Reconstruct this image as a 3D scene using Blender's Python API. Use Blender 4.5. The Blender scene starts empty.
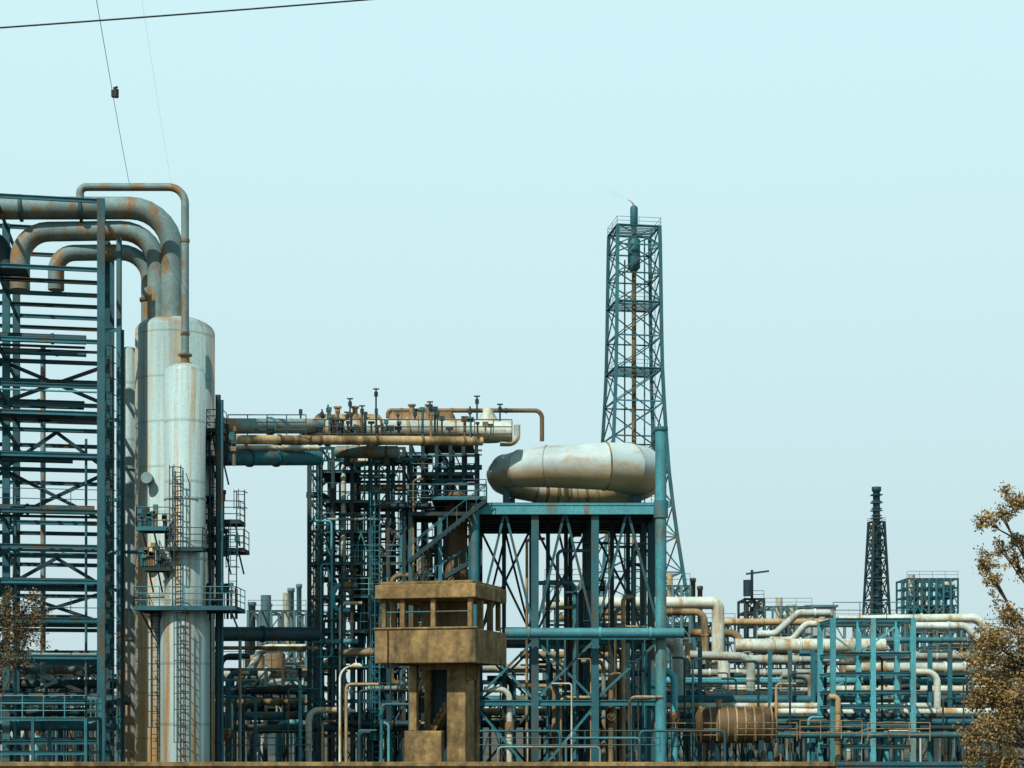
import bpy, math, random
from mathutils import Vector, Matrix, Quaternion
R = random.Random(11)
sc = bpy.context.scene
sc.view_settings.view_transform='Standard'; sc.view_settings.look='None'; sc.view_settings.exposure=0
F=1707.0; HY=715.0; CH=4.0
def at(px,py,d):   # survey: bearing / elevation / distance -> metres
    return Vector(((px-512)*d/F, d, CH+(HY-py)*d/F))
def wx(px,d): return (px-512)*d/F
def wz(py,d): return CH+(HY-py)*d/F

# ---------------------------------------------------------------- materials
def mat(name,col,rust=(0.22,0.11,0.035),amt=0.3,rough=0.6,scale=0.9,streak=0.2,band=0,metal=0.0,dark=0.35,bump=0.15,jit=0.35,fine=0.18,low=0,soft=0.13,under=0,ucol=(0.32,0.22,0.11),fs=7,top=0):
    m=bpy.data.materials.new(name); m.use_nodes=True
    nt=m.node_tree; N=nt.nodes; L=nt.links
    b=N['Principled BSDF']
    geo=N.new('ShaderNodeNewGeometry')
    oi=N.new('ShaderNodeObjectInfo')
    mp=N.new('ShaderNodeMapping'); mp.inputs['Scale'].default_value=(1,1,streak)
    L.new(geo.outputs['Position'],mp.inputs['Vector'])
    n1=N.new('ShaderNodeTexNoise'); n1.inputs['Scale'].default_value=scale; n1.inputs['Detail'].default_value=8; n1.inputs['Roughness'].default_value=0.62
    L.new(mp.outputs[0],n1.inputs['Vector'])
    r1=N.new('ShaderNodeValToRGB'); c=0.66-0.36*amt
    r1.color_ramp.elements[0].position=c; r1.color_ramp.elements[1].position=c+soft
    src=n1.outputs[0]
    sp=N.new('ShaderNodeSeparateXYZ'); L.new(geo.outputs['Position'],sp.inputs[0])
    if low:
        lr=N.new('ShaderNodeMapRange'); lr.inputs[1].default_value=0; lr.inputs[2].default_value=15; lr.inputs[3].default_value=low; lr.inputs[4].default_value=0
        L.new(sp.outputs[2],lr.inputs[0]); ad=N.new('ShaderNodeMath'); L.new(src,ad.inputs[0]); L.new(lr.outputs[0],ad.inputs[1]); src=ad.outputs[0]
    if top:
        lr=N.new('ShaderNodeMapRange'); lr.inputs[1].default_value=top-1.6; lr.inputs[2].default_value=top; lr.inputs[3].default_value=0; lr.inputs[4].default_value=.09
        L.new(sp.outputs[2],lr.inputs[0]); ad=N.new('ShaderNodeMath'); L.new(src,ad.inputs[0]); L.new(lr.outputs[0],ad.inputs[1]); src=ad.outputs[0]
    L.new(src,r1.inputs[0])
    n2=N.new('ShaderNodeTexNoise'); n2.inputs['Scale'].default_value=scale*0.55; n2.inputs['Detail'].default_value=6; n2.inputs['Roughness'].default_value=0.6
    L.new(mp.outputs[0] if low else geo.outputs['Position'],n2.inputs['Vector'])
    r2=N.new('ShaderNodeMapRange'); r2.inputs[1].default_value=0.3; r2.inputs[2].default_value=0.7
    r2.inputs[3].default_value=1-dark; r2.inputs[4].default_value=1+dark*0.6
    L.new(n2.outputs[0],r2.inputs[0])
    mj=N.new('ShaderNodeMapRange'); mj.inputs[3].default_value=1-jit; mj.inputs[4].default_value=1+jit
    L.new(oi.outputs['Random'],mj.inputs[0])
    mu=N.new('ShaderNodeMath'); mu.operation='MULTIPLY'; L.new(r2.outputs[0],mu.inputs[0]); L.new(mj.outputs[0],mu.inputs[1])
    mix=N.new('ShaderNodeMixRGB'); mix.inputs[1].default_value=(*col,1); mix.inputs[2].default_value=(*rust,1)
    L.new(r1.outputs[0],mix.inputs[0]); cout=mix.outputs[0]
    if under:   # warm bounce light painted as a noisy tan tint on downward faces
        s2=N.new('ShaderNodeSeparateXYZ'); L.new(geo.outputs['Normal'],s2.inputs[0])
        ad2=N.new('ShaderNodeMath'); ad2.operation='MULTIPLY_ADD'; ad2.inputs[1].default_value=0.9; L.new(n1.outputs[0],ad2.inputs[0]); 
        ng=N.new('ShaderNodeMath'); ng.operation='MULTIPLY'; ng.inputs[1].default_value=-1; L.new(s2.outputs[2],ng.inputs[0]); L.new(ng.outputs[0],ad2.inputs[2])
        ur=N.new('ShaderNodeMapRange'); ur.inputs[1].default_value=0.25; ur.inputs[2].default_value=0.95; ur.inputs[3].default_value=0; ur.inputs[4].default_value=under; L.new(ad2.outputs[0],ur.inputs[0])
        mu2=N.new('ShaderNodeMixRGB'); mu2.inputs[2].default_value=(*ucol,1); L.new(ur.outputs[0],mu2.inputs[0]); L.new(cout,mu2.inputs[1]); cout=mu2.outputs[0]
    last=mu.outputs[0]
    n3=N.new('ShaderNodeTexNoise'); n3.inputs['Scale'].default_value=fs; n3.inputs['Detail'].default_value=6
    L.new(geo.outputs['Position'],n3.inputs['Vector'])
    r3=N.new('ShaderNodeMapRange'); r3.inputs[1].default_value=0.3; r3.inputs[2].default_value=0.7; r3.inputs[3].default_value=1-fine; r3.inputs[4].default_value=1+fine*.8
    L.new(n3.outputs[0],r3.inputs[0])
    m3=N.new('ShaderNodeMath'); m3.operation='MULTIPLY'; L.new(last,m3.inputs[0]); L.new(r3.outputs[0],m3.inputs[1]); last=m3.outputs[0]
    if band:
        dv=N.new('ShaderNodeMath'); dv.operation='DIVIDE'; dv.inputs[1].default_value=band; L.new(sp.outputs[2],dv.inputs[0])
        fr=N.new('ShaderNodeMath'); fr.operation='FRACT'; L.new(dv.outputs[0],fr.inputs[0])
        gt=N.new('ShaderNodeMapRange'); gt.inputs[1].default_value=0.03; gt.inputs[2].default_value=0.06; gt.inputs[3].default_value=0.72; gt.inputs[4].default_value=1
        L.new(fr.outputs[0],gt.inputs[0])
        m4=N.new('ShaderNodeMath'); m4.operation='MULTIPLY'; L.new(last,m4.inputs[0]); L.new(gt.outputs[0],m4.inputs[1]); last=m4.outputs[0]
    vm=N.new('ShaderNodeVectorMath'); vm.operation='SCALE'
    L.new(cout,vm.inputs[0]); L.new(last,vm.inputs['Scale'])
    L.new(vm.outputs[0],b.inputs['Base Color'])
    b.inputs['Roughness'].default_value=rough; b.inputs['Metallic'].default_value=metal
    b.inputs['Specular IOR Level'].default_value=0.35
    if bump:
        bp=N.new('ShaderNodeBump'); bp.inputs['Strength'].default_value=bump; bp.inputs['Distance'].default_value=0.05
        L.new(n3.outputs[0],bp.inputs['Height']); L.new(bp.outputs[0],b.inputs['Normal'])
    return m
TD=mat('dark_teal_steel',(0.006,0.034,0.044),amt=0.4,rust=(0.055,0.037,0.018))
TM=mat('teal_painted_steel',(0.018,0.115,0.145),amt=0.36,rust=(0.10,0.065,0.028))
TL=mat('light_teal_painted_steel',(0.062,0.28,0.33),amt=0.3,rust=(0.15,0.105,0.05))
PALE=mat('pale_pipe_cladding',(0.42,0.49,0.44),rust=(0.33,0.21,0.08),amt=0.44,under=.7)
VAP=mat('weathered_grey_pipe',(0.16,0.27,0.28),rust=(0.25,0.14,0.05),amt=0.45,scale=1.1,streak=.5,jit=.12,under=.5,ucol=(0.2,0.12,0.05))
SHELL=mat('weathered_column_paint',(0.27,0.40,0.41),rust=(0.33,0.20,0.075),amt=0.47,scale=1.5,streak=0.04,band=2.6,jit=0.03,dark=0.5,fine=.1,bump=.05,low=.17,soft=.16,rough=.5,top=27.8)
SHELL2=mat('pale_column_paint',(0.32,0.45,0.46),rust=(0.33,0.20,0.08),amt=0.42,scale=1.9,streak=0.035,band=3.4,jit=0.03,dark=0.45,fine=.1,bump=.05,low=.09,soft=.16,rough=.5)
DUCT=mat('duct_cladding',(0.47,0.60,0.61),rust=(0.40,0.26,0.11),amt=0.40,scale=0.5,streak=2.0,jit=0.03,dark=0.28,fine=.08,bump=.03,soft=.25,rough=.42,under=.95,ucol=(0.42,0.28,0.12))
RUST=mat('rusted_steel',(0.18,0.115,0.05),rust=(0.055,0.038,0.02),amt=0.5)
OCH=mat('ochre_cladding',(0.33,0.235,0.12),rust=(0.11,0.07,0.03),amt=0.5)
CONC=mat('stained_concrete',(0.24,0.16,0.068),rust=(0.05,0.04,0.024),amt=0.50,scale=1.9,streak=0.3,rough=0.95,dark=0.55,bump=0.7,jit=0.12,fine=.3,soft=.25,fs=5)
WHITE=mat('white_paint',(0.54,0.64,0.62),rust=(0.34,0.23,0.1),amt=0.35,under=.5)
FAR=mat('haze_tinted_teal_steel',(0.065,0.145,0.16),rust=(0.13,0.115,0.08),amt=0.3,scale=0.3)  # lighter, bluer base colour stands in for haze over distance
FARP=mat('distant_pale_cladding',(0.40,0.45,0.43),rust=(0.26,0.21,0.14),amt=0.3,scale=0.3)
BLACK=mat('black_cable',(0.012,0.02,0.02),amt=0.1)
BARK=mat('bark',(0.07,0.05,0.03),rust=(0.03,0.02,0.012),amt=0.4,scale=4)
GRND=mat('dusty_ground',(0.08,0.07,0.05),rust=(0.035,0.045,0.025),amt=0.45,scale=0.12,streak=1,rough=0.95,jit=0)
def leafmat(name,a,b_):
    m=bpy.data.materials.new(name); m.use_nodes=True; nt=m.node_tree; N=nt.nodes; L=nt.links; b=N['Principled BSDF']
    g=N.new('ShaderNodeNewGeometry'); n=N.new('ShaderNodeTexNoise'); n.inputs['Scale'].default_value=1.6; n.inputs['Detail'].default_value=4
    L.new(g.outputs['Position'],n.inputs['Vector'])
    ad=N.new('ShaderNodeMath'); ad.operation='ADD'; L.new(n.outputs[0],ad.inputs[0])
    s=N.new('ShaderNodeMath'); s.operation='MULTIPLY'; s.inputs[1].default_value=0.5; L.new(g.outputs['Random Per Island'],s.inputs[0]); L.new(s.outputs[0],ad.inputs[1])
    r=N.new('ShaderNodeValToRGB'); r.color_ramp.elements[0].position=0.42; r.color_ramp.elements[1].position=0.92
    r.color_ramp.elements[0].color=(*a,1); r.color_ramp.elements[1].color=(*b_,1)
    L.new(ad.outputs[0],r.inputs[0]); L.new(r.outputs[0],b.inputs['Base Color']); b.inputs['Roughness'].default_value=0.7
    return m
LEAF=leafmat('dry_leaves',(0.05,0.038,0.013),(0.33,0.215,0.075))
LEAFG=leafmat('dark_leaves',(0.02,0.03,0.018),(0.15,0.10,0.04))

# ---------------------------------------------------------------- mesh builder
class MB:
    def __init__(s): s.v=[]; s.f=[]; s.s=[]
    def add(s,vs,fs,smooth=False):
        o=len(s.v); s.v+= [Vector(v) for v in vs]
        for f in fs: s.f.append([i+o for i in f]); s.s.append(smooth)
    def box(s,c,sz,rz=0):
        c=Vector(c); x,y,z=sz[0]/2,sz[1]/2,sz[2]/2; m=Matrix.Rotation(rz,3,'Z')
        vs=[c+m@Vector((a*x,b*y,e*z)) for a in(-1,1) for b in(-1,1) for e in(-1,1)]
        s.add(vs,[(0,1,3,2),(4,6,7,5),(0,4,5,1),(2,3,7,6),(0,2,6,4),(1,5,7,3)])
    def beam(s,p,q,w,h,I=False):
        p=Vector(p);q=Vector(q); d=(q-p)
        if d.length<1e-6: return
        d.normalize()
        up=Vector((0,0,1)) if abs(d.z)<0.95 else Vector((0,1,0))
        a=d.cross(up).normalized(); b=a.cross(d).normalized()
        w/=2;h/=2
        if I:
            t=h*0.16; k=w*0.13
            prof=[(-w,-h),(w,-h),(w,-h+2*t),(k,-h+2*t),(k,h-2*t),(w,h-2*t),(w,h),(-w,h),(-w,h-2*t),(-k,h-2*t),(-k,-h+2*t),(-w,-h+2*t)]
        else: prof=[(-w,-h),(w,-h),(w,h),(-w,h)]
        n=len(prof)
        vs=[p+a*x+b*y for x,y in prof]+[q+a*x+b*y for x,y in prof]
        fs=[(i,(i+1)%n,(i+1)%n+n,i+n) for i in range(n)]+[tuple(reversed(range(n))),tuple(range(n,2*n))]
        s.add(vs,fs)
    def tube(s,pts,r,seg=10,caps=True):
        pts=[Vector(p) for p in pts]; n=len(pts)
        rs=r if isinstance(r,(list,tuple)) else [r]*n
        t0=(pts[1]-pts[0]).normalized()
        a=t0.orthogonal().normalized(); vs=[]; prev=t0
        for i,p in enumerate(pts):
            if i==0:t=t0
            elif i==n-1:t=(pts[-1]-pts[-2]).normalized()
            else:t=((pts[i+1]-p).normalized()+(p-pts[i-1]).normalized()).normalized()
            q=prev.rotation_difference(t); a=q@a; prev=t
            b=t.cross(a).normalized()
            for k in range(seg):
                an=2*math.pi*k/seg; vs.append(p+(a*math.cos(an)+b*math.sin(an))*rs[i])
        fs=[]
        for i in range(n-1):
            for k in range(seg):
                fs.append((i*seg+k,i*seg+(k+1)%seg,(i+1)*seg+(k+1)%seg,(i+1)*seg+k))
        s.add(vs,fs,seg>5)
        if caps:
            s.add(vs[:seg],[tuple(reversed(range(seg)))]); s.add(vs[-seg:],[tuple(range(seg))])
    def rev(s,c,prof,seg=32,smooth=True):
        c=Vector(c); vs=[];fs=[]
        for r,z in prof:
            for k in range(seg):
                an=2*math.pi*k/seg; vs.append(c+Vector((r*math.cos(an),r*math.sin(an),z)))
        for i in range(len(prof)-1):
            for k in range(seg): fs.append((i*seg+k,i*seg+(k+1)%seg,(i+1)*seg+(k+1)%seg,(i+1)*seg+k))
        s.add(vs,fs,smooth)
    def rail(s,path,h=1.1,step=1.6,t=0.035,closed=False,mid=2):
        path=[Vector(p) for p in path]
        if closed: path=path+[path[0]]
        for a,b in zip(path,path[1:]):
            L=(b-a).length; n=max(1,int(L/step))
            for i in range(n+1):
                p=a.lerp(b,i/n); s.beam(p,p+Vector((0,0,h)),t*1.6,t*1.6)
            for k in range(1,mid+1):
                z=Vector((0,0,h*k/mid)); s.tube([a+z,b+z],t,5,False)
    def ladder(s,p,h,w=0.45,cage=True,dirn=(0,-1,0)):
        p=Vector(p); d=Vector(dirn).normalized(); sd=d.cross(Vector((0,0,1)))
        for k in(-1,1): s.beam(p+sd*w/2*k,p+sd*w/2*k+Vector((0,0,h)),0.06,0.06)
        n=int(h/0.4)
        for i in range(n): 
            q=p+Vector((0,0,0.3+i*0.4)); s.beam(q-sd*w/2,q+sd*w/2,0.035,0.035)
        if cage:
            z=2.3; 
            while z<h:
                pts=[p+Vector((0,0,z))+sd*0.38*math.cos(a)+d*(0.75*math.sin(a)) for a in [math.pi*i/6 for i in range(7)]]
                s.tube(pts,0.03,4,False); z+=0.9
            for a in(0.2,0.5,0.8):
                q=p+sd*0.38*math.cos(math.pi*a)+d*0.75*math.sin(math.pi*a)
                if h>2.5: s.beam(q+Vector((0,0,2.3)),q+Vector((0,0,h)),0.04,0.04)
def fillet(pts,Rb,n=7):
    pts=[Vector(p) for p in pts]; out=[pts[0]]
    for i in range(1,len(pts)-1):
        p=pts[i]; a=(pts[i-1]-p); b=(pts[i+1]-p); la,lb=a.length,b.length
        a.normalize(); b.normalize(); ang=a.angle(b)
        if ang>3.0: out.append(p); continue
        t=min(Rb/math.tan(ang/2),la*0.48,lb*0.48)
        p0=p+a*t; p1=p+b*t; r=t*math.tan(ang/2)
        c=p+(a+b).normalized()*(r/math.sin(ang/2))
        v0=p0-c; v1=p1-c; qd=v0.rotation_difference(v1)
        for k in range(n+1):
            out.append(c+Quaternion().slerp(qd,k/n)@v0)
    out.append(pts[-1]); return out
COL=sc.collection
def mkobj(mb,name,m,origin):
    me=bpy.data.meshes.new(name); o=Vector(origin)
    me.from_pydata([v-o for v in mb.v],[],mb.f)
    me.polygons.foreach_set('use_smooth',mb.s); me.materials.append(m); me.update()
    ob=bpy.data.objects.new(name,me); COL.objects.link(ob); return ob
def tag(ob,label,cat,group=None):
    ob['label']=label; ob['category']=cat
    if group: ob['group']=group
def thing(name,label,cat,loc,rz=0,group=None):
    e=bpy.data.objects.new(name,None); COL.objects.link(e); e.location=loc; e.rotation_euler=(0,0,rz); e.empty_display_size=0.5
    tag(e,label,cat,group); e['_l']=1 if rz else 0; return e
def part(mb,name,m,par,label=None):
    if not mb.v: return
    lo=[min(v[i] for v in mb.v) for i in range(3)]; hi=[max(v[i] for v in mb.v) for i in range(3)]
    c=Vector([(lo[i]+hi[i])/2 for i in range(3)])
    ob=mkobj(mb,name,m,c); ob.parent=par
    ob.location = c if par.get('_l') else c-Vector(par.location)
    if label: ob['label']=label
    return ob
def solo(mb,name,m,label,cat,group=None):
    lo=[min(v[i] for v in mb.v) for i in range(3)]; hi=[max(v[i] for v in mb.v) for i in range(3)]
    c=Vector(((lo[0]+hi[0])/2,(lo[1]+hi[1])/2,lo[2]))
    ob=mkobj(mb,name,m,c); ob.location=c; tag(ob,label,cat,group); return ob

SM_=MB(); SMI=[]; SMM=[]     # countless small-bore lines
def small(P,r,m,seg=7):
    n0=len(SM_.f); SM_.tube(P,r,seg)
    if m not in SMM: SMM.append(m)
    SMI.extend([SMM.index(m)]*(len(SM_.f)-n0))
def pipe(pts,r,m,label='weathered steel process pipe on the pipe rack',bend=None,flanges=0,name='pipe',seg=14,cat='pipe',group='refinery pipes',valve=False,fm=None,sm=False):
    P=fillet(pts,bend or r*3.2)
    if sm and r<=.13:
        small(P,r,m)
        return
    mb=MB(); mb.tube(P,r,seg)
    ob=solo(mb,name,m,label,cat,group)
    segs=[(Vector(a),Vector(b)) for a,b in zip(pts,pts[1:])]
    tot=sum((b-a).length for a,b in segs)
    for i in range(flanges):
        t=tot*(i+0.5+R.uniform(-.2,.2))/flanges
        for a,b in segs:
            L=(b-a).length
            if t<=L:
                if t<r*4 or t>L-r*4: break
                d=(b-a)/L; p=a+d*t; fb=MB()
                fb.tube([p-d*0.08,p+d*0.08],r*1.2,seg)
                part(fb,'flange',fm or m,ob)
                break
            t-=L
    if valve:
        a,b=max(segs,key=lambda s:(s[1]-s[0]).length); d=(b-a).normalized(); p=a.lerp(b,R.uniform(.3,.7)); vb=MB()
        up=Vector((0,0,1)) if abs(d.z)<0.5 else Vector((0,-1,0)); 
        vb.tube([p-d*r*2,p-d*r,p+d*r,p+d*r*2],[r*1.2,r*1.5,r*1.5,r*1.2],10)
        vb.tube([p,p+up*(r*1.5+0.6)],0.06,6); c=p+up*(r*1.5+0.6); s=up.orthogonal().normalized(); t2=up.cross(s)
        ring=[c+(s*math.cos(k*math.pi/6)+t2*math.sin(k*math.pi/6))*0.25 for k in range(13)]; vb.tube(ring,0.03,5,False); vb.beam(ring[0],ring[6],.04,.04); vb.beam(ring[3],ring[9],.04,.04)
        part(vb,'valve',RUST,ob)
    return ob
def ppx(l,r,m,**k): return pipe([at(*p) for p in l],r,m,**k)

def frame(label,loc,xs,ys,zs,cw,bh,m,rz=0,name='process_structure',cat='steel structure',braces=(),mb_=None,I=True,group=None,bm=None,bw=None):
    e=thing(name,label,cat,loc,rz or 1e-5,group)
    for x in xs:
        for y in ys:
            b=MB(); b.beam((x,y,0),(x,y,zs[-1]),cw,cw,I); part(b,'column',m,e)
    for z in zs:
        for y in ys:
            b=MB(); b.beam((xs[0],y,z-bh/2),(xs[-1],y,z-bh/2),bh*.6,bh,I); part(b,'beam',mb_ or m,e)
        for x in xs:
            b=MB(); b.beam((x,ys[0],z-bh/2-.003),(x,ys[-1],z-bh/2-.003),bh*.55,bh*.9,I); part(b,'cross_beam',m,e)
    w=bw or cw*0.45
    for (i,y,k,kind) in list(braces)[:98]:
        x0,x1=xs[i],xs[i+1]; z0=0 if k==0 else zs[k-1]; z1=zs[k]-bh
        b=MB()
        if kind=='X': b.beam((x0,y,z0),(x1,y,z1),w,w); b.beam((x0,y+w+.01,z1),(x1,y+w+.01,z0),w,w)
        elif kind=='/': b.beam((x0,y,z0),(x1,y,z1),w,w)
        elif kind=='\\': b.beam((x0,y,z1),(x1,y,z0),w,w)
        elif kind=='A': xm=(x0+x1)/2; b.beam((x0,y,z0),(xm,y,z1),w,w); b.beam((x1,y,z0),(xm,y,z1),w,w)
        elif kind=='V': xm=(x0+x1)/2; b.beam((x0,y,z1),(xm,y,z0),w,w); b.beam((x1,y,z1),(xm,y,z0),w,w)
        part(b,'brace',bm or m,e)
    return e

# ---------------------------------------------------------------- ground / world / camera
g=MB(); g.add([(-3000,-300,0),(3000,-300,0),(3000,5000,0),(-3000,5000,0)],[(0,1,2,3)])
go=mkobj(g,'ground',GRND,(0,0,0)); go['kind']='structure'

SAZ,SEL=208,48
w=bpy.data.worlds.new('World'); sc.world=w; w.use_nodes=True; nt=w.node_tree; N=nt.nodes; L=nt.links
bg=N['Background']; bg.inputs[1].default_value=0.1
sky=N.new('ShaderNodeTexSky'); sky.sky_type='NISHITA'; sky.sun_disc=False; sky.sun_elevation=math.radians(SEL); sky.sun_rotation=math.radians(SAZ)
sky.dust_density=4; sky.air_density=1.2; sky.ozone_density=1.5
tc=N.new('ShaderNodeTexCoord'); sp=N.new('ShaderNodeSeparateXYZ'); L.new(tc.outputs['Generated'],sp.inputs[0])
rp=N.new('ShaderNodeValToRGB'); cr=rp.color_ramp
cr.elements[0].position=0.0; cr.elements[0].color=(0.59,0.78,0.82,1)
cr.elements[1].position=0.9; cr.elements[1].color=(0.05,0.15,0.18,1)
for p,c in((0.08,(0.615,0.81,0.85)),(0.2,(0.64,0.88,0.92)),(0.32,(0.66,0.94,0.98)),(0.41,(0.67,0.965,1.0)),(0.53,(0.19,0.38,0.44))):
    e_=cr.elements.new(p); e_.color=(*c,1)
L.new(sp.outputs[2],rp.inputs[0])
sc10=N.new('ShaderNodeVectorMath'); sc10.operation='SCALE'; sc10.inputs['Scale'].default_value=10
L.new(rp.outputs[0],sc10.inputs[0])
mx=N.new('ShaderNodeMixRGB'); mx.inputs[0].default_value=0.92; L.new(sky.outputs[0],mx.inputs[1]); L.new(sc10.outputs[0],mx.inputs[2]); L.new(mx.outputs[0],bg.inputs[0])

sl=bpy.data.lights.new('sun','SUN'); sl.energy=5.0; sl.angle=math.radians(0.5); sl.color=(1,0.94,0.82)
so=bpy.data.objects.new('sun',sl); COL.objects.link(so)
az=math.radians(SAZ); el=math.radians(SEL)
ts=Vector((math.sin(az)*math.cos(el),math.cos(az)*math.cos(el),math.sin(el)))
so.rotation_euler=ts.to_track_quat('Z','Y').to_euler(); so.location=ts*100
cam=bpy.data.cameras.new('camera'); co=bpy.data.objects.new('camera',cam); COL.objects.link(co); sc.camera=co
cam.sensor_width=36; cam.lens=60.0; cam.shift_y=(HY-384)/1024; cam.clip_end=8000
co.location=(0,0,CH); co.rotation_euler=(math.radians(90),0,0)

# ---------------------------------------------------------------- tall rack beside the columns
RZ=math.radians(10.7); c0=at(101,0,95); RL=Vector((c0.x,95,0))
lv=[wz(p,95) for p in(740,700,655,618,580,545,510,454,412,385,340,268,199)]
brs=[]
for k,kd in((4,'X'),(5,'A'),(7,'X'),(8,'A'),(10,'X'),(2,'X')):
    for i in range(2): brs.append((i,6,k,kd))
rack=frame('tall teal steel pipe rack with open joist floors',RL,[-11.4,-5.7,0],[0,6,12],lv,0.42,0.24,TM,RZ,name='pipe_rack',braces=brs,bm=TD,mb_=TM,bw=.2)
for z in (lv[3],lv[5],lv[6],lv[8],lv[10]):
    b=MB(); b.beam((-11.4,3,z-.08),(-.2,3,z-.08),.1,.15,True); part(b,'joist',R.choice([TD,TM]),rack)
for y in(3.0,9,15.2):
    b=MB(); b.beam((-11.4,y,lv[-2]-.1),(-.2,y,lv[-2]-.1),.18,.22,True); part(b,'joist',TD,rack)
b=MB(); b.box((-7.6,1.6,lv[-2]+.03),(7,2.4,.06)); part(b,'deck',TD,rack)
for z,y in((lv[6],0),(lv[3],0)):
    b=MB(); b.rail([(-11.4,y-.1,z),(0,y-.1,z)],t=.026); part(b,'railing',TM,rack)
rot=Matrix.Rotation(RZ,3,'Z')
def rl(x,y,z): return RL+rot@Vector((x,y,0))+Vector((0,0,z))
for z in lv[1:-2]:
    for y in [R.uniform(0.5,9) for _ in range(3)]:
        r=R.choice([.06,.08,.1,.14,.2,.26]); m=R.choice([TM,TD,TM,TL,VAP,TD,TD])
        pipe([rl(-11.8,y,z+r+.01),rl(-0.3-R.random()*1.5,y,z+r+.01)],r,m,flanges=2,sm=True)
for i in range(6):
    x=-R.uniform(.6,10); y=R.uniform(0.8,12); pipe([rl(x,y,0.1),rl(x,y,R.uniform(12,27))],R.choice([.08,.12,.16]),R.choice([TM,TD,VAP]),label='vertical riser pipe inside the steel rack',sm=True)
p=at(119,0,97); e=thing('riser_support','slim dark steel post with ladder beside the rack','steel support',(p.x,97,0))
b=MB(); b.beam((p.x,97,0),(p.x,97,wz(238,97)),.26,.26,True); part(b,'post',TM,e); b=MB(); b.ladder((p.x-.5,96.7,0),wz(330,97)-1,cage=True); part(b,'ladder',TD,e)
for py in(330,420,500,590,680):
    b=MB(); b.beam((p.x-1.1,97,wz(py,97)),(p.x,97,wz(py,97)),.14,.2); part(b,'tie_beam',TM,e)

# big overhead vapour pipes
OV='large weathered overhead vapour pipe bending down into the column'
ppx([(-60,208,96.9),(172,208,99.0),(172,330,99.0)],.64,VAP,bend=2.3,label=OV,flanges=6,fm=TM,seg=28)
ppx([(20,290,98.2),(20,232,98.2),(157,230,99.2),(157,335,99.2)],.56,VAP,bend=2.0,label=OV,flanges=5,fm=TM,seg=28)
ppx([(56,290,98.7),(56,253,98.7),(149,252,100),(149,335,100)],.46,VAP,bend=1.5,label=OV,flanges=4,fm=RUST,seg=24)
ppx([(-40,236,99),(0,238,99),(10,275,99)],.5,TD,bend=1.3,label='dark large pipe under the rack top',flanges=4,seg=20)
ppx([(80,200,96),(80,187,96),(185,187,96.3),(185,366,96.3)],.22,VAP,bend=.9,label='slim rusty overhead line dropping into the slender column',flanges=4,seg=16,fm=RUST)

# ---------------------------------------------------------------- columns
def dome(r,z,h,n=8): return [(r*math.cos(math.pi/2*i/n),z+h*math.sin(math.pi/2*i/n)) for i in range(n)]+[(0.001,z+h)]
bx=wx(175,100); bt=wz(333,100)
big=thing('distillation_column','tall weathered grey distillation column streaked with rust','industrial column',(bx,100,0))
b=MB(); b.rev((bx,100,0),[(2.3,0),(2.3,bt)]+dome(2.3,bt,.9),72); part(b,'shell',SHELL,big)
b=MB(); z=wz(600,100); b.rev((bx,100,z),[(2.3,0),(2.37,0.02),(2.37,.16),(2.3,.18)],72,False); part(b,'stiffening_ring',SHELL,big)
def platform(par,x0,x1,y0,y1,z,m=TD,rail=True,br=True):
    b=MB(); b.box(((x0+x1)/2,(y0+y1)/2,z),(x1-x0,y1-y0,.08))
    for y in(y0,y1): b.beam((x0,y,z-.1),(x1,y,z-.1),.08,.2)
    for x in(x0,x1): b.beam((x,y0,z-.101),(x,y1,z-.101),.08,.2)
    part(b,'platform',m,par)
    if br:
        for x in(x0+.3,(x0+x1)/2,x1-.3): b=MB(); b.beam((x,y0+.1,z-.2),(x,y1,z-1.3),.08,.08); part(b,'bracket',m,par)
    if rail:
        b=MB(); b.rail([(x0,y1,z),(x0,y0,z),(x1,y0,z),(x1,y1,z)],step=1.2,t=.028,mid=3); part(b,'railing',m,par)
pz=wz(607,95)
platform(big,wx(136,95),wx(237,95),94.5,97.8,pz,TM)
platform(big,wx(206,98),wx(243,98),98.2,100.2,wz(548,98))
platform(big,wx(206,98),wx(240,98),98.0,99.8,wz(520,98))
platform(big,wx(206,98),wx(228,98),98.0,100,wz(457,98))
platform(big,wx(206,98),wx(222,98),98.2,99.6,wz(428,98))
for px,p0,p1 in((216,607,457),(232,607,520),(240,548,490)):
    b=MB(); b.ladder((wx(px,98),98.2,wz(p0,98)),(p0-p1)*98/F); part(b,'ladder',TD,big)
b=MB(); b.ladder((wx(154,97),97.3,1),wz(607,97)-1); part(b,'ladder',TD,big)
for px,py in((152,560),(152,480)):
    b=MB(); p=at(px,py,98.3); b.tube([p,p+Vector((-.1,-.9,0))],.26,14); b.tube([p+Vector((-.1,-.9,0)),p+Vector((-.11,-1.02,0))],.33,14); part(b,'manway',VAP,big)
for _ in range(40):
    z=R.choice([wz(548,98),wz(520,98),wz(457,98),pz]); x=R.uniform(wx(206,98),wx(238,98)); y=98
    b=MB(); h=R.uniform(.4,1.8); b.tube([(x,y,z-.5),(x,y,z+h)],R.uniform(.03,.09),6); b.box((x,y-.1,z+h),(R.uniform(.15,.4),.2,R.uniform(.15,.5))); part(b,'instrument',R.choice([TD,TM,RUST]),big)
sx=wx(185,96.3); st=wz(374,96.3)
sln=thing('slender_column','slender pale column with caged ladder in front of the large column','industrial column',(sx,96.3,0))
b=MB(); zt=wz(612,96.3)
b.rev((sx,96.3,0),[(1.38,0),(1.38,zt-.6),(1.14,zt+.3),(1.14,st)]+dome(1.14,st,.6),56); part(b,'shell',SHELL2,sln)
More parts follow.
